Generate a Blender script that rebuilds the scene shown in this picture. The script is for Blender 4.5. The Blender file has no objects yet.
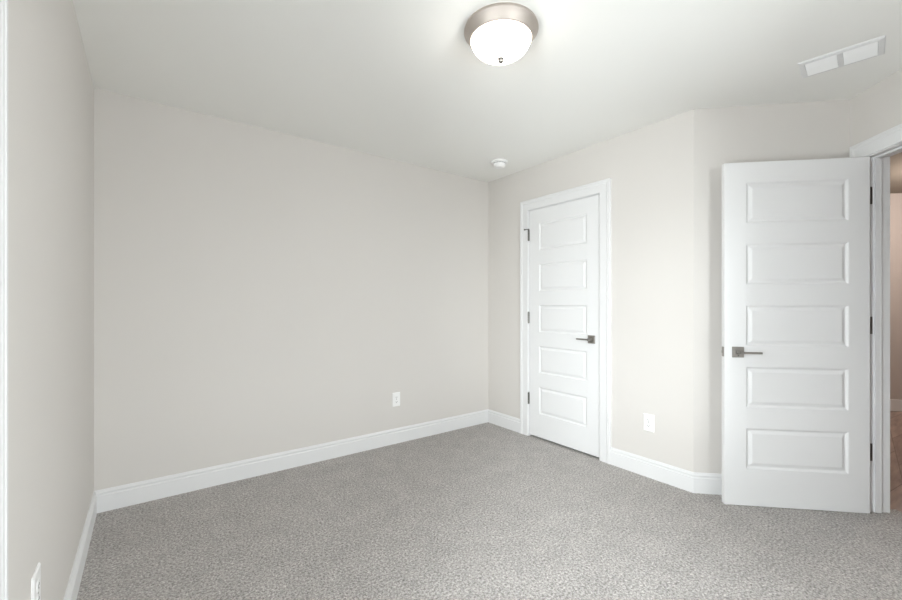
import bpy, bmesh, math
from mathutils import Vector, Matrix

# ------------------------------------------------------------------ constants
S = 2 ** -0.5
H = 2.44                      # ceiling height
W, CL, DG = 3.0328, 1.9438, 0.8833
PL = Vector((-W, 0)); PB = Vector((0, 0)); PR = Vector((0, -CL))
PE = Vector((DG * S, -CL - DG * S))
YR = -4.0
PF = Vector((PE.x + (YR - PE.y), YR)); PG = Vector((-W, YR))
TH = 0.116                    # wall thickness
scene = bpy.context.scene
COL = scene.collection

# ------------------------------------------------------------------ camera
cam = bpy.data.cameras.new('camera'); camo = bpy.data.objects.new('camera', cam); COL.objects.link(camo)
cam.sensor_width = 36.0; cam.lens = 36.0 * 406.86 / 902.0
cam.shift_y = 4.1 / 902.0     # horizon at row 304
cam.clip_start = 0.02
camo.location = (-2.7914, -3.0939, 1.1987)
camo.rotation_euler = (math.radians(90), 0, -math.radians(36.818))
scene.camera = camo

# ------------------------------------------------------------------ world, daylight at the windows, exposure
SKY = 35.0
wd = bpy.data.worlds.new('world'); scene.world = wd; wd.use_nodes = True
bg = wd.node_tree.nodes['Background']
GROUND = 22.5                 # sunlit ground below the horizon
_n = wd.node_tree.nodes; _l = wd.node_tree.links
_tc = _n.new('ShaderNodeTexCoord'); _sx = _n.new('ShaderNodeSeparateXYZ'); _mr = _n.new('ShaderNodeMapRange')
_mr.inputs[1].default_value = -0.03; _mr.inputs[2].default_value = 0.03; _mr.inputs[3].default_value = GROUND; _mr.inputs[4].default_value = SKY
_l.new(_tc.outputs['Generated'], _sx.inputs[0]); _l.new(_sx.outputs['Z'], _mr.inputs[0]); _l.new(_mr.outputs[0], bg.inputs['Strength'])
bg.inputs['Color'].default_value = (0.955, 0.972, 1.015, 1)

WIN_L = (-1.991, -2.85, 0.50, 1.96)       # left wall window: y near corner, y far, sill, head
WIN_FILL = (-2.09, -1.34, 0.45, 2.08)        # unseen rear wall window added as fill light: x0, x1, sill, head

def portal(name, loc, rot, sx, sy):
    l = bpy.data.lights.new(name, 'AREA'); l.shape = 'RECTANGLE'; l.size = sx; l.size_y = sy
    l.cycles.is_portal = True
    o = bpy.data.objects.new(name, l); COL.objects.link(o); o.location = loc; o.rotation_euler = rot
    return o
portal('daylight_portal', (-W - TH, (WIN_L[0] + WIN_L[1]) / 2, (WIN_L[2] + WIN_L[3]) / 2), (0, -math.pi / 2, 0), WIN_L[3] - WIN_L[2], WIN_L[0] - WIN_L[1])
portal('daylight_portal', ((WIN_FILL[0] + WIN_FILL[1]) / 2, YR - TH, (WIN_FILL[2] + WIN_FILL[3]) / 2), (math.pi / 2, 0, 0), WIN_FILL[1] - WIN_FILL[0], WIN_FILL[3] - WIN_FILL[2])
LAMP = 11.5                   # emission of the ceiling lamp's glass

hall = bpy.data.lights.new('hall_fill_light', 'POINT'); hall.energy = 52; hall.color = (1.0, 0.90, 0.82); hall.shadow_soft_size = 0.15  # bare unseen light added to brighten the hall, no fixture
hallo = bpy.data.objects.new('hall_fill_light', hall); COL.objects.link(hallo)
hallo.location = (2.9, -3.1, 2.2)

scene.view_settings.view_transform = 'Standard'; scene.view_settings.look = 'None'
scene.view_settings.gamma = 1.0; scene.view_settings.use_curve_mapping = False
scene.view_settings.exposure = 0.03
scene.cycles.max_bounces = 14; scene.cycles.diffuse_bounces = 10
scene.cycles.use_denoising = True

# ------------------------------------------------------------------ materials
def mat(name, col, rough=0.5, metal=0.0, bump=0.0, bscale=300.0, var=0.0, vscale=1.5, spec=0.5):
    m = bpy.data.materials.new(name); m.use_nodes = True
    nt = m.node_tree; b = nt.nodes['Principled BSDF']
    b.inputs['Base Color'].default_value = (*col, 1); b.inputs['Roughness'].default_value = rough
    b.inputs['Metallic'].default_value = metal; b.inputs['Specular IOR Level'].default_value = spec
    tc = nt.nodes.new('ShaderNodeTexCoord')
    if bump:
        n = nt.nodes.new('ShaderNodeTexNoise'); n.inputs['Scale'].default_value = bscale; n.inputs['Detail'].default_value = 3
        bp = nt.nodes.new('ShaderNodeBump'); bp.inputs['Strength'].default_value = bump; bp.inputs['Distance'].default_value = 0.001
        nt.links.new(tc.outputs['Object'], n.inputs['Vector']); nt.links.new(n.outputs['Fac'], bp.inputs['Height'])
        nt.links.new(bp.outputs['Normal'], b.inputs['Normal'])
    if var:
        n = nt.nodes.new('ShaderNodeTexNoise'); n.inputs['Scale'].default_value = vscale; n.inputs['Detail'].default_value = 2
        r = nt.nodes.new('ShaderNodeMix'); r.data_type = 'RGBA'
        r.inputs[6].default_value = (*[c * (1 - var) for c in col], 1); r.inputs[7].default_value = (*[min(1, c * (1 + var)) for c in col], 1)
        nt.links.new(tc.outputs['Object'], n.inputs['Vector']); nt.links.new(n.outputs['Fac'], r.inputs[0])
        nt.links.new(r.outputs[2], b.inputs['Base Color'])
    return m

M_WALL = mat('greige_wall_paint', (0.66, 0.636, 0.608), 0.75, bump=0.12, bscale=420, var=0.012, vscale=1.2, spec=0.25)
M_CEIL = mat('flat_ceiling_paint', (0.85, 0.85, 0.825), 0.9, bump=0.12, bscale=300, var=0.01, spec=0.1)
M_TRIM = mat('white_trim_paint', (0.75, 0.752, 0.755), 0.5, bump=0.03, bscale=60, spec=0.3)
M_DOOR = mat('white_door_paint', (0.76, 0.763, 0.766), 0.6, bump=0.05, bscale=150, spec=0.25)
M_PLAST = mat('white_plastic', (0.86, 0.86, 0.855), 0.35, bump=0.02, bscale=80)
M_SLOT = mat('dark_slot', (0.06, 0.06, 0.06), 0.6, bump=0.02)
M_NICK = mat('satin_nickel', (0.34, 0.325, 0.305), 0.34, 1.0, bump=0.05, bscale=500)
M_NICKL = mat('brushed_nickel_pan', (0.52, 0.47, 0.43), 0.6, 1.0, bump=0.06, bscale=700)
M_HINGE = mat('dark_nickel_hinge', (0.16, 0.155, 0.145), 0.4, 1.0, bump=0.03, bscale=500)
M_RECESS = mat('recess_shade_grey', (0.30, 0.30, 0.30), 0.7, bump=0.02)
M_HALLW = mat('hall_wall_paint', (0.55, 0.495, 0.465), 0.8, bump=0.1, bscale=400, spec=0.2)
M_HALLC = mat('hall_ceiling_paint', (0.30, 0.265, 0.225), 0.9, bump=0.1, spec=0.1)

def carpet():
    m = bpy.data.materials.new('grey_cut_pile_carpet'); m.use_nodes = True
    nt = m.node_tree; N = nt.nodes; L = nt.links; b = N['Principled BSDF']
    b.inputs['Roughness'].default_value = 1.0; b.inputs['Specular IOR Level'].default_value = 0.05
    b.inputs['Sheen Weight'].default_value = 0.15; b.inputs['Sheen Roughness'].default_value = 0.6
    tc = N.new('ShaderNodeTexCoord')
    n1 = N.new('ShaderNodeTexNoise'); n1.inputs['Scale'].default_value = 92; n1.inputs['Detail'].default_value = 4; n1.inputs['Roughness'].default_value = 0.75
    n2 = N.new('ShaderNodeTexVoronoi'); n2.inputs['Scale'].default_value = 150
    n3 = N.new('ShaderNodeTexNoise'); n3.inputs['Scale'].default_value = 7.0; n3.inputs['Detail'].default_value = 3
    for n in (n1, n2, n3): L.new(tc.outputs['Object'], n.inputs['Vector'])
    r1 = N.new('ShaderNodeValToRGB'); e = r1.color_ramp
    e.elements[0].position = 0.33; e.elements[0].color = (0.205, 0.187, 0.175, 1)
    e.elements[1].position = 0.68; e.elements[1].color = (0.80, 0.77, 0.742, 1)
    k = e.elements.new(0.5); k.color = (0.495, 0.468, 0.447, 1)
    L.new(n1.outputs['Fac'], r1.inputs[0])
    mm = N.new('ShaderNodeMix'); mm.data_type = 'RGBA'; mm.blend_type = 'MULTIPLY'; mm.inputs[0].default_value = 1.0
    r2 = N.new('ShaderNodeMapRange'); r2.inputs[1].default_value = 0.3; r2.inputs[2].default_value = 0.7; r2.inputs[3].default_value = 0.93; r2.inputs[4].default_value = 1.07
    L.new(n3.outputs['Fac'], r2.inputs[0]); L.new(r1.outputs[0], mm.inputs[6]); L.new(r2.outputs[0], mm.inputs[7])
    m2 = N.new('ShaderNodeMix'); m2.data_type = 'RGBA'; m2.blend_type = 'MULTIPLY'; m2.inputs[0].default_value = 1.0
    r3 = N.new('ShaderNodeMapRange'); r3.inputs[1].default_value = 0.0; r3.inputs[2].default_value = 0.7; r3.inputs[3].default_value = 1.2; r3.inputs[4].default_value = 0.74
    L.new(n2.outputs['Distance'], r3.inputs[0]); L.new(mm.outputs[2], m2.inputs[6]); L.new(r3.outputs[0], m2.inputs[7])
    L.new(m2.outputs[2], b.inputs['Base Color'])
    ad = N.new('ShaderNodeMath'); ad.operation = 'SUBTRACT'; L.new(n1.outputs['Fac'], ad.inputs[0]); L.new(n2.outputs['Distance'], ad.inputs[1])
    bp = N.new('ShaderNodeBump'); bp.inputs['Strength'].default_value = 0.7; bp.inputs['Distance'].default_value = 0.006
    L.new(ad.outputs[0], bp.inputs['Height']); L.new(bp.outputs['Normal'], b.inputs['Normal'])
    return m
M_CARPET = carpet()

def wood():
    m = bpy.data.materials.new('brown_plank_floor'); m.use_nodes = True
    nt = m.node_tree; N = nt.nodes; L = nt.links; b = N['Principled BSDF']
    tc = N.new('ShaderNodeTexCoord'); mp = N.new('ShaderNodeMapping'); mp.inputs['Rotation'].default_value = (0, 0, math.radians(-45)); mp.inputs['Scale'].default_value = (1, 7, 1)
    L.new(tc.outputs['Object'], mp.inputs[0])
    n = N.new('ShaderNodeTexNoise'); n.inputs['Scale'].default_value = 5; n.inputs['Detail'].default_value = 6
    L.new(mp.outputs[0], n.inputs['Vector'])
    br = N.new('ShaderNodeTexBrick'); br.inputs['Scale'].default_value = 1.0; br.inputs['Brick Width'].default_value = 1.2; br.inputs['Row Height'].default_value = 0.9; br.inputs['Mortar Size'].default_value = 0.012
    br.inputs['Color1'].default_value = (0.30, 0.215, 0.18, 1); br.inputs['Color2'].default_value = (0.38, 0.285, 0.245, 1); br.inputs['Mortar'].default_value = (0.17, 0.12, 0.10, 1)
    L.new(mp.outputs[0], br.inputs['Vector'])
    mx = N.new('ShaderNodeMix'); mx.data_type = 'RGBA'; mx.blend_type = 'OVERLAY'; mx.inputs[0].default_value = 0.6
    L.new(br.outputs[0], mx.inputs[6]); L.new(n.outputs['Fac'], mx.inputs[7]); L.new(mx.outputs[2], b.inputs['Base Color'])
    b.inputs['Roughness'].default_value = 0.45
    return m
M_WOOD = wood()

def pane_mat():
    m = bpy.data.materials.new('window_glass'); m.use_nodes = True
    nt = m.node_tree; N = nt.nodes; L = nt.links
    N.remove(N['Principled BSDF'])
    t = N.new('ShaderNodeBsdfTransparent'); t.inputs[0].default_value = (0.95, 0.97, 0.96, 1)
    g = N.new('ShaderNodeBsdfGlossy'); g.inputs['Roughness'].default_value = 0.02
    f = N.new('ShaderNodeFresnel'); mx = N.new('ShaderNodeMixShader')
    L.new(f.outputs[0], mx.inputs[0]); L.new(t.outputs[0], mx.inputs[1]); L.new(g.outputs[0], mx.inputs[2])
    L.new(mx.outputs[0], N['Material Output'].inputs[0])
    return m
M_PANE = pane_mat()

M_SHADE = mat('lit_frosted_glass', (0.95, 0.94, 0.92), 0.3, bump=0.02)
_b = M_SHADE.node_tree.nodes['Principled BSDF']
_b.inputs['Emission Color'].default_value = (1.0, 0.91, 0.81, 1); _b.inputs['Emission Strength'].default_value = LAMP

# ------------------------------------------------------------------ helpers
def link(name, bm, m, parent=None, smooth=False, bevel=0.0, angle=50):
    bmesh.ops.remove_doubles(bm, verts=bm.verts, dist=1e-6)
    bmesh.ops.recalc_face_normals(bm, faces=bm.faces)
    me = bpy.data.meshes.new(name); bm.to_mesh(me); bm.free()
    me.materials.append(m)
    if smooth:
        for p in me.polygons: p.use_smooth = True
        me.set_sharp_from_angle(angle=math.radians(40))
    o = bpy.data.objects.new(name, me); COL.objects.link(o)
    if parent: o.parent = parent
    if bevel:
        b = o.modifiers.new('bevel', 'BEVEL'); b.width = bevel; b.segments = 2; b.limit_method = 'ANGLE'; b.angle_limit = math.radians(angle)
    return o

def tag(o, label=None, cat=None, group=None, kind=None):
    if label: o['label'] = label
    if cat: o['category'] = cat
    if group: o['group'] = group
    if kind: o['kind'] = kind
    return o

def box(bm, x0, x1, y0, y1, z0, z1, M=None):
    v = [bm.verts.new((M @ Vector(p)) if M else p) for p in
         [(x0, y0, z0), (x1, y0, z0), (x1, y1, z0), (x0, y1, z0), (x0, y0, z1), (x1, y0, z1), (x1, y1, z1), (x0, y1, z1)]]
    for f in [(0, 3, 2, 1), (4, 5, 6, 7), (0, 1, 5, 4), (1, 2, 6, 5), (2, 3, 7, 6), (3, 0, 4, 7)]:
        bm.faces.new([v[i] for i in f])

def prism(bm, quad, z0, z1):
    a = [bm.verts.new((p[0], p[1], z0)) for p in quad]; b = [bm.verts.new((p[0], p[1], z1)) for p in quad]
    n = len(quad)
    bm.faces.new(a); bm.faces.new(b)
    for i in range(n): bm.faces.new([a[i], a[(i + 1) % n], b[(i + 1) % n], b[i]])

def lathe(bm, prof, n=64, cap0=False, cap1=False, c=(0, 0)):
    rings = []
    for r, z in prof:
        if r < 1e-6: rings.append([bm.verts.new((c[0], c[1], z))])
        else: rings.append([bm.verts.new((c[0] + r * math.cos(2 * math.pi * i / n), c[1] + r * math.sin(2 * math.pi * i / n), z)) for i in range(n)])
    for A, B in zip(rings, rings[1:]):
        for i in range(n):
            j = (i + 1) % n
            if len(A) == 1 and len(B) == 1: continue
            if len(A) == 1: bm.faces.new([A[0], B[i], B[j]])
            elif len(B) == 1: bm.faces.new([A[i], A[j], B[0]])
            else: bm.faces.new([A[i], A[j], B[j], B[i]])
    if cap0 and len(rings[0]) > 1: bm.faces.new(rings[0])
    if cap1 and len(rings[-1]) > 1: bm.faces.new(rings[-1])

def frame_mat(o2, udir, ndir):
    """local (u, n, z) -> world for a wall: u along it, n into the room"""
    return Matrix(((udir[0], ndir[0], 0, o2[0]), (udir[1], ndir[1], 0, o2[1]), (0, 0, 1, 0), (0, 0, 0, 1)))

def sweep(bm, M, path, prof, closed=False):
    """profile [(offset away from opening, thickness)] along a (u, z) path, mitred; offset is to the left of travel"""
    pts = [Vector(p) for p in path]; n = len(pts); rings = []
    for i, p in enumerate(pts):
        ds = []
        if closed or i > 0: ds.append((p - pts[i - 1]).normalized())
        if closed or i < n - 1: ds.append((pts[(i + 1) % n] - p).normalized())
        ns = [Vector((-d.y, d.x)) for d in ds]
        m = ns[0] if len(ns) == 1 else (ns[0] + ns[1]) / (1 + ns[0].dot(ns[1]))
        rings.append([bm.verts.new(M @ Vector((p.x + m.x * a, t, p.y + m.y * a))) for a, t in prof])
    k = len(prof); pairs = list(zip(rings, rings[1:])) + ([(rings[-1], rings[0])] if closed else [])
    for A, B in pairs:
        for j in range(k): bm.faces.new([A[j], A[(j + 1) % k], B[(j + 1) % k], B[j]])
    if not closed:
        bm.faces.new(rings[0]); bm.faces.new(rings[-1])

# ------------------------------------------------------------------ room shell
poly = [PL, PB, PR, PE, PF, PG]
def inward(a, b):                         # polygon runs clockwise seen from above: room is on the right
    d = (b - a).normalized(); return Vector((d.y, -d.x))
def corner_out(i, t=TH):
    p = poly[i]; n1 = inward(poly[i - 1], p); n2 = inward(p, poly[(i + 1) % 6])
    return p - (n1 + n2) / (1 + n1.dot(n2)) * t

def wall(name, i, holes, m, label):
    a, b = poly[i], poly[(i + 1) % 6]; d = (b - a); Ln = d.length; d = d / Ln; n = inward(a, b)
    oa, ob = corner_out(i), corner_out((i + 1) % 6)
    us = sorted({0.0, Ln} | {h[0] for h in holes} | {h[1] for h in holes})
    bm = bmesh.new()
    def inn(u): return a + d * u
    def out(u): return oa if u == 0.0 else ob if u == Ln else a + d * u - n * TH
    for u0, u1 in zip(us, us[1:]):
        zs = [(0.0 - 0.02, H)]
        for h in holes:
            if u0 >= h[0] - 1e-6 and u1 <= h[1] + 1e-6:
                zs = [(z0, z1) for z0, z1 in ((-0.02, h[2]), (h[3], H)) if z1 - z0 > 0.021]
        for z0, z1 in zs: prism(bm, [inn(u0), inn(u1), out(u1), out(u0)], z0, z1)
    o = link(name, bm, m)
    return tag(o, label, 'wall', kind='structure')

# door openings (u along each wall from its first corner)
CD0, CD1, DH = 0.5525, 1.2735, 2.046            # closet door opening on wall_right
A0 = 0.115; A1 = A0 + 0.778                      # doorway opening on wall_doorway
JT = 0.018                                       # jamb board thickness
wall('wall_back', 0, [], M_WALL, 'long pale greige wall facing the camera, with one low outlet')
wall('wall_right', 1, [(CD0 - JT, CD1 + JT, -0.03, DH + JT)], M_WALL, 'pale greige wall holding the closed closet door')
wall('wall_angled', 2, [], M_WALL, 'narrow greige wall behind the open door')
wall('wall_doorway', 3, [(A0 - JT, A1 + JT, -0.03, DH + JT)], M_WALL, 'greige wall at far right with the open doorway to the hall')
wall('wall_rear', 4, [(PF.x - WIN_FILL[1], PF.x - WIN_FILL[0], WIN_FILL[2], WIN_FILL[3])], M_WALL, 'greige wall behind the camera with an added sash window')
wall('wall_left', 5, [(WIN_L[1] - YR, WIN_L[0] - YR, WIN_L[2], WIN_L[3])], M_WALL, 'shaded greige wall along the left edge of the view')

bm = bmesh.new(); prism(bm, [corner_out(i, 0.06) for i in range(6)], -0.02, 0.0)
box(bm, A0 - 0.05, A1 + 0.05, -0.19, -0.06, -0.02, 0.0, frame_mat(PE, (-S, -S), (-S, S)))
tag(link('floor', bm, M_CARPET), 'speckled grey carpet covering the bedroom floor', 'carpet', kind='structure')
bm = bmesh.new(); prism(bm, [corner_out(i, TH) for i in range(6)], H, H + 0.05)
tag(link('ceiling', bm, M_CEIL), 'flat pale grey bedroom ceiling with the round lamp', 'ceiling', kind='structure')

# wall frames
MB_ = frame_mat(PL, (1, 0), (0, -1))                 # back
MR_ = frame_mat(PB, (0, -1), (-1, 0))                # right (closet)
MA_ = frame_mat(PR, (S, -S), (-S, -S))               # angled
MD_ = frame_mat(PE, (-S, -S), (-S, S))               # doorway
MF_ = frame_mat(PF, (-1, 0), (0, 1))                 # rear
ML_ = frame_mat(PG, (0, 1), (1, 0))                  # left

# ------------------------------------------------------------------ baseboards
BBP = [(0.0, 0.0), (0.0145, 0.0), (0.0145, 0.094), (0.0125, 0.0965), (0.0095, 0.099), (0.0095, 0.106), (0.0115, 0.109), (0.0115, 0.113), (0.007, 0.121), (0.005, 0.127), (0.0, 0.127)]
def half(i):                                          # mitre tangent at a polygon corner (positive shortens)
    p = poly[i]; n1 = inward(poly[i - 1], p); n2 = inward(p, poly[(i + 1) % 6]); d2 = (poly[(i + 1) % 6] - p).normalized()
    return ((n1 + n2) / (1 + n1.dot(n2))).dot(d2)
def baseboard(name, runs, M, ia, ib, Ln, label):
    bm = bmesh.new()
    for u0, u1 in runs:
        A = []; B = []
        for t, z in BBP:
            A.append(bm.verts.new(M @ Vector((u0 + (half(ia) * t if u0 == 0 else 0), t, z))))
            B.append(bm.verts.new(M @ Vector((u1 - (half(ib) * t if u1 == Ln else 0), t, z))))
        k = len(BBP)
        for j in range(k): bm.faces.new([A[j], A[(j + 1) % k], B[(j + 1) % k], B[j]])
        bm.faces.new(A); bm.faces.new(B)
    tag(link(name, bm, M_TRIM), label, 'baseboard', kind='structure')
CASW, REV = 0.092, 0.005
LB, LR, LA, LD, LF, LL = [(poly[(i + 1) % 6] - poly[i]).length for i in range(6)]
baseboard('baseboard_back', [(0, LB)], MB_, 0, 1, LB, 'long white moulded baseboard along the back wall')
baseboard('baseboard_right', [(0, CD0 - REV - CASW), (CD1 + REV + CASW, LR)], MR_, 1, 2, LR, 'white baseboard on both sides of the closet door')
baseboard('baseboard_angled', [(0, LA)], MA_, 2, 3, LA, 'short white baseboard running behind the open door')
baseboard('baseboard_doorway', [(A1 + REV + CASW, LD)], MD_, 3, 4, LD, 'white baseboard beyond the doorway casing')
baseboard('baseboard_rear', [(0, LF)], MF_, 4, 5, LF, 'white baseboard along the wall behind the camera')
baseboard('baseboard_left', [(0, LL)], ML_, 5, 0, LL, 'white baseboard along the left wall')

# ------------------------------------------------------------------ door casings and jambs
CASP = [(0.0, 0.0), (0.0, 0.0105), (0.003, 0.0125), (0.060, 0.0125), (0.064, 0.0150), (0.070, 0.0165), (0.076, 0.0150), (0.078, 0.0175), (0.089, 0.0175), (CASW, 0.0155), (CASW, 0.0)]
def casing(bm, M, u0, u1, zt, prof=CASP, nflip=None):
    sweep(bm, M, [(u1 + REV, 0.0), (u1 + REV, zt + REV), (u0 - REV, zt + REV), (u0 - REV, 0.0)], [(-a, t) for a, t in prof])
def jamb(bm, M, u0, u1, zt, n0, n1, stop):
    box(bm, u0 - JT, u0, n0, n1, 0, zt, M); box(bm, u1, u1 + JT, n0, n1, 0, zt, M); box(bm, u0 - JT, u1 + JT, n0, n1, zt, zt + JT, M)
    s0, s1 = stop
    box(bm, u0, u0 + 0.011, s0, s1, 0, zt - 0.011, M); box(bm, u1 - 0.011, u1, s0, s1, 0, zt - 0.011, M); box(bm, u0, u1, s0, s1, zt - 0.011, zt, M)

bm = bmesh.new(); casing(bm, MR_, CD0, CD1, DH)
tag(link('trim_1', bm, M_TRIM), 'white moulded casing around the closed closet door', 'door casing', kind='structure')
bm = bmesh.new(); jamb(bm, MR_, CD0, CD1, DH, -TH, 0.0, (-0.075, -0.038))
tag(link('trim_2', bm, M_TRIM), 'white jamb and stop inside the closet door opening', 'door jamb', kind='structure')
bm = bmesh.new(); casing(bm, MD_, A0, A1, DH)
tag(link('trim_3', bm, M_TRIM), 'white moulded casing around the open doorway at right', 'door casing', kind='structure')
bm = bmesh.new(); jamb(bm, MD_, A0, A1, DH, -TH - 0.004, 0.0, (-0.070, -0.038))
tag(link('trim_4', bm, M_TRIM), 'white jamb with stop of the open doorway', 'door jamb', kind='structure')

# closet interior (closed, seen only as the dark gap under the door)
bm = bmesh.new()
box(bm, 0.2, 1.65, -0.80, -0.78, -0.02, H, MR_); box(bm, 0.18, 0.2, -0.80, -TH, -0.02, H, MR_); box(bm, 1.65, 1.67, -0.80, -TH, -0.02, H, MR_)
box(bm, 0.18, 1.67, -0.80, -TH, H, H + 0.02, MR_); box(bm, 0.18, 1.67, -0.80, -0.06, -0.02, -0.001, MR_)
tag(link('wall_closet', bm, M_WALL), 'inside of the closet behind the closed door', 'wall', kind='structure')

# ------------------------------------------------------------------ hall beyond the doorway
bm = bmesh.new(); box(bm, -2.55, 2.2, -3.6, -0.10, -0.022, -0.003, MD_)
tag(link('floor_hall', bm, M_WOOD), 'brown plank floor of the hall seen through the doorway', 'floor', kind='structure')
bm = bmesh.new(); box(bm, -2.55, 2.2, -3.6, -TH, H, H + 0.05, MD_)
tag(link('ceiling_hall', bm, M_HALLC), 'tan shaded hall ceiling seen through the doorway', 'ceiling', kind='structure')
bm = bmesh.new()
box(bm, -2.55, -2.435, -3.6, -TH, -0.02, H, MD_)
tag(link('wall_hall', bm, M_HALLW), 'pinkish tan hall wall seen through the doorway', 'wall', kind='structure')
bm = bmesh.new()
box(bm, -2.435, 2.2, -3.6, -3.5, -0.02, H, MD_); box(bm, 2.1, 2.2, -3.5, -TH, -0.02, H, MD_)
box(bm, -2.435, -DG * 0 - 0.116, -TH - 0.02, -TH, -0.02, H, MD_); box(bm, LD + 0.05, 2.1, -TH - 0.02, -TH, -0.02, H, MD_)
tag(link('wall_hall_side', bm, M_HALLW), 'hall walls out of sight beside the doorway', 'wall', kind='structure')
bm = bmesh.new()
box(bm, -2.435, -2.42, -3.5, -TH - 0.02, -0.001, 0.13, MD_)
tag(link('baseboard_hall', bm, M_TRIM, bevel=0.004), 'pale baseboard of the hall wall seen through the doorway', 'baseboard', kind='structure')

# ------------------------------------------------------------------ windows (left wall beside the camera, unseen one added in the rear wall for fill)
def window(n, M, u0, u1, z0, z1, label):
    bm = bmesh.new()
    fw = 0.045
    for a, b, c, d in ((u0, u1, z0, z0 + fw), (u0, u1, z1 - fw, z1), (u0, u0 + fw, z0 + fw, z1 - fw), (u1 - fw, u1, z0 + fw, z1 - fw)):
        box(bm, a, b, -TH, -0.03, c, d, M)
    root = tag(link('window_%d' % n, bm, M_TRIM), label, 'window', kind='structure')
    zm = (z0 + z1) / 2
    k = max(1, round((u1 - u0) / 0.95)); w = (u1 - u0 - 2 * fw) / k
    for i in range(k):
        a = u0 + fw + i * w; b = a + w
        for lo, hi, y in ((z0 + fw, zm + 0.02, -0.065), (zm - 0.02, z1 - fw, -0.095)):
            bm = bmesh.new(); r = 0.035
            for p in ((a, b, lo, lo + r), (a, b, hi - r, hi), (a, a + r, lo + r, hi - r), (b - r, b, lo + r, hi - r)):
                box(bm, p[0], p[1], y - 0.014, y + 0.014, p[2], p[3], M)
            s = link('sash', bm, M_TRIM, root)
            bm = bmesh.new(); box(bm, a + r, b - r, y - 0.003, y + 0.003, lo + r, hi - r, M); link('pane', bm, M_PANE, s)
    return root
window(1, ML_, WIN_L[1] - YR, WIN_L[0] - YR, WIN_L[2], WIN_L[3], 'white sash window in the left wall beside the camera')
window(2, MF_, PF.x - WIN_FILL[1], PF.x - WIN_FILL[0], WIN_FILL[2], WIN_FILL[3], 'unseen white sash window added behind the camera for fill light')
def win_casing(name, M, u0, u1, z0, z1, label):
    bm = bmesh.new()
    sweep(bm, M, [(u1 + REV, z0 - REV), (u1 + REV, z1 + REV), (u0 - REV, z1 + REV), (u0 - REV, z0 - REV)], [(-a, t) for a, t in CASP], closed=True)
    for a, b, c, d in ((u0 - 0.004, u0, z0, z1), (u1, u1 + 0.004, z0, z1), (u0, u1, z0 - 0.004, z0), (u0, u1, z1, z1 + 0.004)):
        box(bm, a, b, -0.03, 0.0, c, d, M)
    tag(link(name, bm, M_TRIM), label, 'window casing', kind='structure')
win_casing('trim_5', ML_, WIN_L[1] - YR, WIN_L[0] - YR, WIN_L[2], WIN_L[3], 'white vertical casing strip at the left edge of the view')
win_casing('trim_6', MF_, PF.x - WIN_FILL[1], PF.x - WIN_FILL[0], WIN_FILL[2], WIN_FILL[3], 'white casing around the added window behind the camera')

# ------------------------------------------------------------------ panelled doors
PANELS = [(0.221 + 0.364 * i, 0.465 + 0.364 * i) for i in range(5)]
def slab(w, h, t, margin, margin2, zoff):
    """five-panel moulded slab: x 0..w from the hinge, y -t..0, z 0..h"""
    bm = bmesh.new()
    us = [0.0, margin, w - margin2, w]; zs = [0.0] + [z - zoff for p in PANELS for z in p] + [h]
    steps = [(0.0, 0.0), (0.003, 0.0006), (0.012, 0.0085), (0.016, 0.0090), (0.020, 0.0080), (0.034, 0.0022), (0.037, 0.0018)]
    for yb, sg in ((0.0, -1), (-t, 1)):
        V = {(i, j): bm.verts.new((u, yb, z)) for i, u in enumerate(us) for j, z in enumerate(zs)}
        for i in range(3):
            for j in range(len(zs) - 1):
                if i == 1 and j % 2 == 1:
                    prev = None
                    for ins, dep in steps:
                        x0, x1, z0, z1 = us[1] + ins, us[2] - ins, zs[j] + ins, zs[j + 1] - ins
                        ring = [bm.verts.new((x, yb + sg * dep, z)) for x, z in ((x0, z0), (x1, z0), (x1, z1), (x0, z1))]
                        if prev:
                            for q in range(4): bm.faces.new([prev[q], prev[(q + 1) % 4], ring[(q + 1) % 4], ring[q]])
                        prev = ring
                    bm.faces.new(prev)
                else:
                    bm.faces.new([V[i, j], V[i + 1, j], V[i + 1, j + 1], V[i, j + 1]])
    for a, b in zip(us, us[1:]):
        for z in (0.0, h): bm.faces.new([bm.verts.new(p) for p in ((a, 0, z), (b, 0, z), (b, -t, z), (a, -t, z))])
    for a, b in zip(zs, zs[1:]):
        for u in (0.0, w): bm.faces.new([bm.verts.new(p) for p in ((u, 0, a), (u, 0, b), (u, -t, b), (u, -t, a))])
    return bm

def cyl(bm, p0, p1, r, n=20):
    p0, p1 = Vector(p0), Vector(p1); d = (p1 - p0)
    R = d.to_track_quat('Z', 'Y').to_matrix().to_4x4(); R.translation = (p0 + p1) / 2
    bmesh.ops.create_cone(bm, cap_ends=True, segments=n, radius1=r, radius2=r, depth=d.length, matrix=R)

def handle(parent, u, z, yf, sg, name='door_handle'):
    """square rose on the face at y = yf, outward sign sg; the lever points to the hinge (-x)"""
    bm = bmesh.new()
    def Y(a): return (min(yf + sg * a[0], yf + sg * a[1]), max(yf + sg * a[0], yf + sg * a[1]))
    y = Y((0.0, 0.009)); box(bm, u - 0.032, u + 0.032, y[0], y[1], z - 0.032, z + 0.032)
    rose = link(name, bm, M_NICK, parent, bevel=0.0025)
    bm = bmesh.new(); cyl(bm, (u, yf + sg * 0.009, z), (u, yf + sg * 0.052, z), 0.0105, 24)
    link('spindle', bm, M_NICK, rose, smooth=True)
    bm = bmesh.new(); y = Y((0.044, 0.058)); box(bm, u - 0.106, u + 0.013, y[0], y[1], z - 0.006, z + 0.006)
    link('lever', bm, M_NICK, rose, bevel=0.003)
    bm = bmesh.new(); cyl(bm, (u, yf + sg * 0.009, z - 0.021), (u, yf + sg * 0.0115, z - 0.021), 0.003, 12)
    link('screw', bm, M_SLOT, rose)
    return rose

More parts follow.
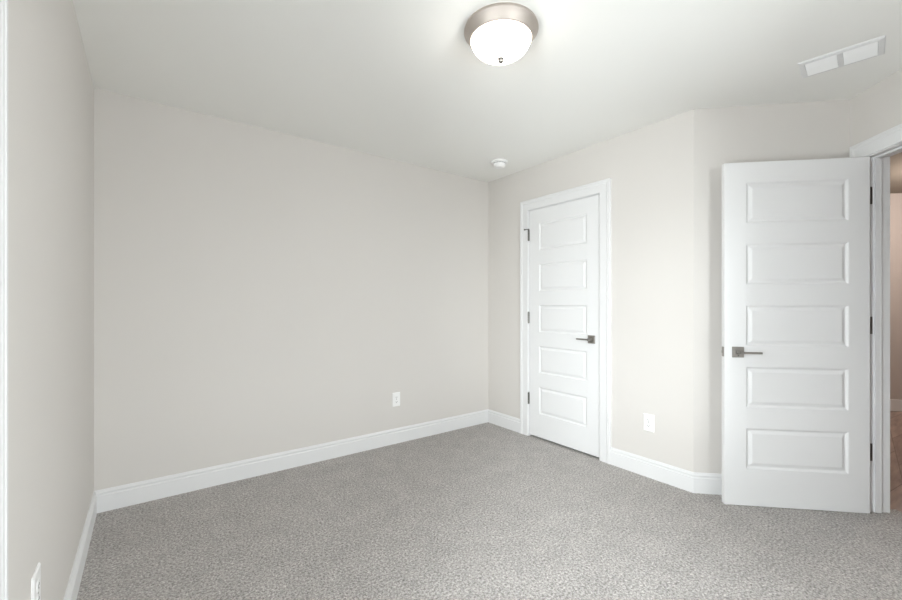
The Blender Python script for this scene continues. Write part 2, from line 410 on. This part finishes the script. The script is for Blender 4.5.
HZ = (1.826, 1.076, 0.344)
# closet door: hinge side at the far end; local x runs towards the camera, room face at y = 0 turned to -X world
CW = CD1 - CD0 - 0.006; DB = 0.017; SH = DH - 0.003 - DB
bm = slab(CW, SH, 0.035, 0.113, 0.110, DB)
d1 = link('door_1', bm, M_DOOR, bevel=0.0012, angle=70)
for v in d1.data.vertices: v.co.x = -v.co.x
d1.data.flip_normals()
d1.location = (0.0, -CD0 - 0.003, DB); d1.rotation_euler = (0, 0, math.radians(90))
tag(d1, 'closed white five-panel closet door with square lever handle', 'door', kind='structure')
def mirror(o):
    for v in o.data.vertices: v.co.x = -v.co.x
    o.data.flip_normals()
    for c in o.children: mirror(c)
mirror(handle(d1, CW - 0.066, 0.922 - DB, 0.0, 1))
for k, z in enumerate(HZ):
    bm = bmesh.new(); z -= DB
    for q in range(5): cyl(bm, (-0.0015, 0.0075, z - 0.05 + q * 0.02), (-0.0015, 0.0075, z - 0.0305 + q * 0.02), 0.0085, 16)
    cyl(bm, (-0.0015, 0.0075, z - 0.053), (-0.0015, 0.0075, z + 0.055), 0.0045, 12)
    box(bm, -0.0025, -0.0005, -0.03, 0.006, z - 0.05, z + 0.05)
    hg = link('hinge', bm, M_HINGE, d1)
    if k == 0:
        b2 = bmesh.new(); cyl(b2, (0.006, 0.010, z + 0.053), (-0.036, 0.026, z + 0.053), 0.0035, 12); cyl(b2, (-0.036, 0.026, z + 0.053), (-0.036, 0.019, z + 0.053), 0.007, 16)
        bs = link('hinge_pin_stop', b2, M_HINGE, hg); mirror(bs)
    mirror(hg) if k else [setattr(v.co, 'x', -v.co.x) for v in hg.data.vertices]

# bedroom door, standing open at a right angle in front of the angled wall
OW = A1 - A0 - 0.012; OB = 0.003; OH = DH - 0.006 - OB
FACE = 0.150; OFFN = 0.007
bm = slab(OW, OH, 0.035, 0.107, 0.117, OB)
d2 = link('door_2', bm, M_DOOR, bevel=0.0025, angle=70)
hp = PE + Vector((-S, -S)) * FACE + Vector((-S, S)) * OFFN
d2.location = (hp.x, hp.y, OB); d2.rotation_euler = (0, 0, math.radians(135))
tag(d2, 'white five-panel bedroom door standing wide open at right', 'door', kind='structure')
handle(d2, OW - 0.071, 0.914 - OB, 0.0, 1)
handle(d2, OW - 0.071, 0.914 - OB, -0.035, -1)
bm = bmesh.new(); box(bm, OW - 0.001, OW + 0.0012, -0.030, -0.005, 0.914 - OB - 0.029, 0.914 - OB + 0.029)
lp = link('latch_plate', bm, M_NICK, d2, bevel=0.0008)
bm = bmesh.new(); box(bm, OW + 0.0012, OW + 0.0115, -0.024, -0.011, 0.914 - OB - 0.009, 0.914 - OB + 0.009)
for v in bm.verts:
    if v.co.x > OW + 0.01 and v.co.y < -0.02: v.co.x -= 0.009
link('latch_bolt', bm, M_NICK, lp, bevel=0.001)
for z in HZ:
    bm = bmesh.new(); z -= OB
    for q in range(5): cyl(bm, (-0.004, -0.0405, z - 0.05 + q * 0.02), (-0.004, -0.0405, z - 0.0305 + q * 0.02), 0.0065, 16)
    box(bm, -0.0025, 0.0, -0.036, -0.004, z - 0.05, z + 0.05)                       # leaf on the door edge
    box(bm, -0.036, -0.006, -0.0352, -0.0328, z - 0.05, z + 0.05)                    # leaf on the jamb
    link('hinge', bm, M_HINGE, d2)

# ------------------------------------------------------------------ ceiling lamp
def empty(name, loc, label, cat, group=None, rz=0.0):
    o = bpy.data.objects.new(name, None); COL.objects.link(o); o.location = loc; o.rotation_euler = (0, 0, rz); o.empty_display_size = 0.1
    return tag(o, label, cat, group)
lamp = empty('ceiling_light', (-1.512, -1.760, H), 'round flush ceiling lamp, lit frosted bowl in a nickel pan', 'ceiling light')
bm = bmesh.new()
lathe(bm, [(0.10, 0.0), (0.162, 0.0), (0.164, -0.010), (0.1665, -0.0125), (0.1665, -0.0155), (0.1645, -0.018), (0.160, -0.0225), (0.154, -0.0315), (0.1485, -0.0410), (0.1440, -0.0495), (0.1405, -0.0545), (0.1375, -0.0555), (0.1335, -0.053), (0.130, -0.03), (0.10, -0.02)], 96)
link('pan', bm, M_NICKL, lamp, smooth=True)
bm = bmesh.new(); pr = []
for i in range(17):
    a = math.pi / 2 * i / 16; pr.append((0.1335 * math.cos(a), -0.050 - 0.083 * math.sin(a)))
pr[-1] = (0.0, -0.133)
lathe(bm, [(0.1335, -0.04)] + pr, 96)
link('glass_bowl', bm, M_SHADE, lamp, smooth=True)
bm = bmesh.new(); lathe(bm, [(0.0, -0.131), (0.013, -0.132), (0.0145, -0.135), (0.012, -0.139), (0.009, -0.141), (0.0115, -0.145), (0.0105, -0.150), (0.006, -0.154), (0.0, -0.155)], 32)
link('finial', bm, M_NICK, lamp, smooth=True)

# ------------------------------------------------------------------ smoke detector
sd = empty('smoke_detector', (-0.331, -0.510, H), 'small round white smoke detector on the ceiling near the far corner', 'smoke detector')
bm = bmesh.new(); lathe(bm, [(0.0, 0.0), (0.071, 0.0), (0.073, -0.003), (0.073, -0.012), (0.070, -0.015), (0.0, -0.015)], 64)
link('mounting_base', bm, M_PLAST, sd, smooth=True)
bm = bmesh.new(); lathe(bm, [(0.0, -0.012), (0.050, -0.015), (0.050, -0.022), (0.054, -0.025), (0.053, -0.036), (0.048, -0.047), (0.037, -0.053), (0.018, -0.055), (0.0, -0.0555)], 64)
link('cover', bm, M_PLAST, sd, smooth=True)
bm = bmesh.new()
for i in range(24):
    a = 2 * math.pi * i / 24; R = Matrix.Rotation(a, 4, 'Z')
    box(bm, 0.0485, 0.0505, -0.0045, 0.0045, -0.0215, -0.0165, R)
tag(link('smoke_inlet', bm, M_RECESS, sd), 'dark inlet slots around the detector')

# ------------------------------------------------------------------ ceiling register
vent = empty('ceiling_register', (0.013, -2.628, H), 'white rectangular ceiling air vent with two louvre banks near the doorway', 'air vent', rz=math.radians(7.5))
VX, VY = 0.0985, 0.155
bm = bmesh.new()
ring = [(VX, VY, 0.0), (VX, VY, -0.002), (VX - 0.004, VY - 0.004, -0.006), (VX - 0.022, VY - 0.022, -0.010), (VX - 0.024, VY - 0.024, -0.009), (VX - 0.024, VY - 0.024, 0.0)]
R_ = [[bm.verts.new((sx * x, sy * y, z)) for sx, sy in ((-1, -1), (1, -1), (1, 1), (-1, 1))] for x, y, z in ring]
for A, B in zip(R_, R_[1:] + R_[:1]):
    for q in range(4): bm.faces.new([A[q], A[(q + 1) % 4], B[(q + 1) % 4], B[q]])
link('frame', bm, M_TRIM, vent)
bm = bmesh.new(); box(bm, -VX + 0.024, VX - 0.024, -0.010, 0.010, -0.0095, -0.0005); link('divider', bm, M_TRIM, vent)
bm = bmesh.new(); box(bm, -VX + 0.02, VX - 0.02, -VY + 0.02, VY - 0.02, -0.0012, -0.0002); tag(link('duct_shade_panel', bm, M_RECESS, vent), 'grey panel behind the louvres, coloured as duct shade')
for sgn in (-1, 1):
    for i in range(9):
        x = -VX + 0.030 + i * (2 * VX - 0.060) / 8
        bm = bmesh.new(); R = Matrix.Translation((x, 0, -0.0055)) @ Matrix.Rotation(math.radians(46), 4, 'Y')
        y0, y1 = sorted((sgn * 0.011, sgn * (VY - 0.025)))
        box(bm, -0.0064, 0.0064, y0, y1, -0.0005, 0.0005, R)
        link('louvre', bm, M_PLAST, vent)

# ------------------------------------------------------------------ outlets
def outlet(M, u, z, label, w=0.074, h=0.119):
    loc = M @ Vector((u, 0, z)); ux = M.to_3x3() @ Vector((1, 0, 0))
    o = empty('wall_outlet', loc, label, 'outlet', 'white wall outlets')
    L = Matrix(((1, 0, 0, 0), (0, 1, 0, 0), (0, 0, 1, 0), (0, 0, 0, 1)))
    R3 = M.to_3x3().to_4x4()                             # local (u, n, z) to world, baked into the mesh
    bm = bmesh.new()
    pr = [(0.0, 0.0), (0.0, 0.0022), (0.0035, 0.0055), (0.006, 0.006)]; prev = None
    for ins, t in pr:
        rg = [bm.verts.new(R3 @ Vector((x, t, zz))) for x, zz in ((-w / 2 + ins, -h / 2 + ins), (w / 2 - ins, -h / 2 + ins), (w / 2 - ins, h / 2 - ins), (-w / 2 + ins, h / 2 - ins))]
        if prev:
            for q in range(4): bm.faces.new([prev[q], prev[(q + 1) % 4], rg[(q + 1) % 4], rg[q]])
        else: bm.faces.new(rg)
        prev = rg
    bm.faces.new(prev)
    link('cover_plate', bm, M_PLAST, o)
    for s in (-1, 1):
        bm = bmesh.new(); c = s * 0.0195; pts = []
        for i in range(32):
            a = 2 * math.pi * i / 32; pts.append((0.0172 * math.cos(a), max(-0.0135, min(0.0135, 0.0172 * math.sin(a))) + c))
        lo = [bm.verts.new(R3 @ Vector((x, 0.005, zz))) for x, zz in pts]; hi = [bm.verts.new(R3 @ Vector((x, 0.0078, zz))) for x, zz in pts]
        bm.faces.new(lo); bm.faces.new(hi)
        for q in range(32): bm.faces.new([lo[q], lo[(q + 1) % 32], hi[(q + 1) % 32], hi[q]])
        rc = link('receptacle', bm, M_PLAST, o)
        bm = bmesh.new()
        box(bm, -0.0075, -0.0052, 0.0070, 0.0081, c - 0.0030, c + 0.0060, R3); box(bm, 0.0052, 0.0075, 0.0070, 0.0081, c - 0.0020, c + 0.0055, R3)
        box(bm, -0.0024, 0.0024, 0.0070, 0.0081, c - 0.0095, c - 0.0050, R3)
        link('slots', bm, M_SLOT, rc)
    bm = bmesh.new(); p = R3 @ Vector((0, 0.0055, 0)); q = R3 @ Vector((0, 0.0072, 0)); cyl(bm, p, q, 0.0032, 14)
    link('screw', bm, M_NICK, o)
    return o
outlet(MB_, W - 1.066, 0.377, 'white outlet low on the long back wall')
outlet(MR_, 1.657, 0.376, 'white outlet low on the wall between the closet door and the open door')
outlet(ML_, -1.540 - YR, 0.416, 'white outlet low on the left wall, cut by the bottom edge', 0.086, 0.125)
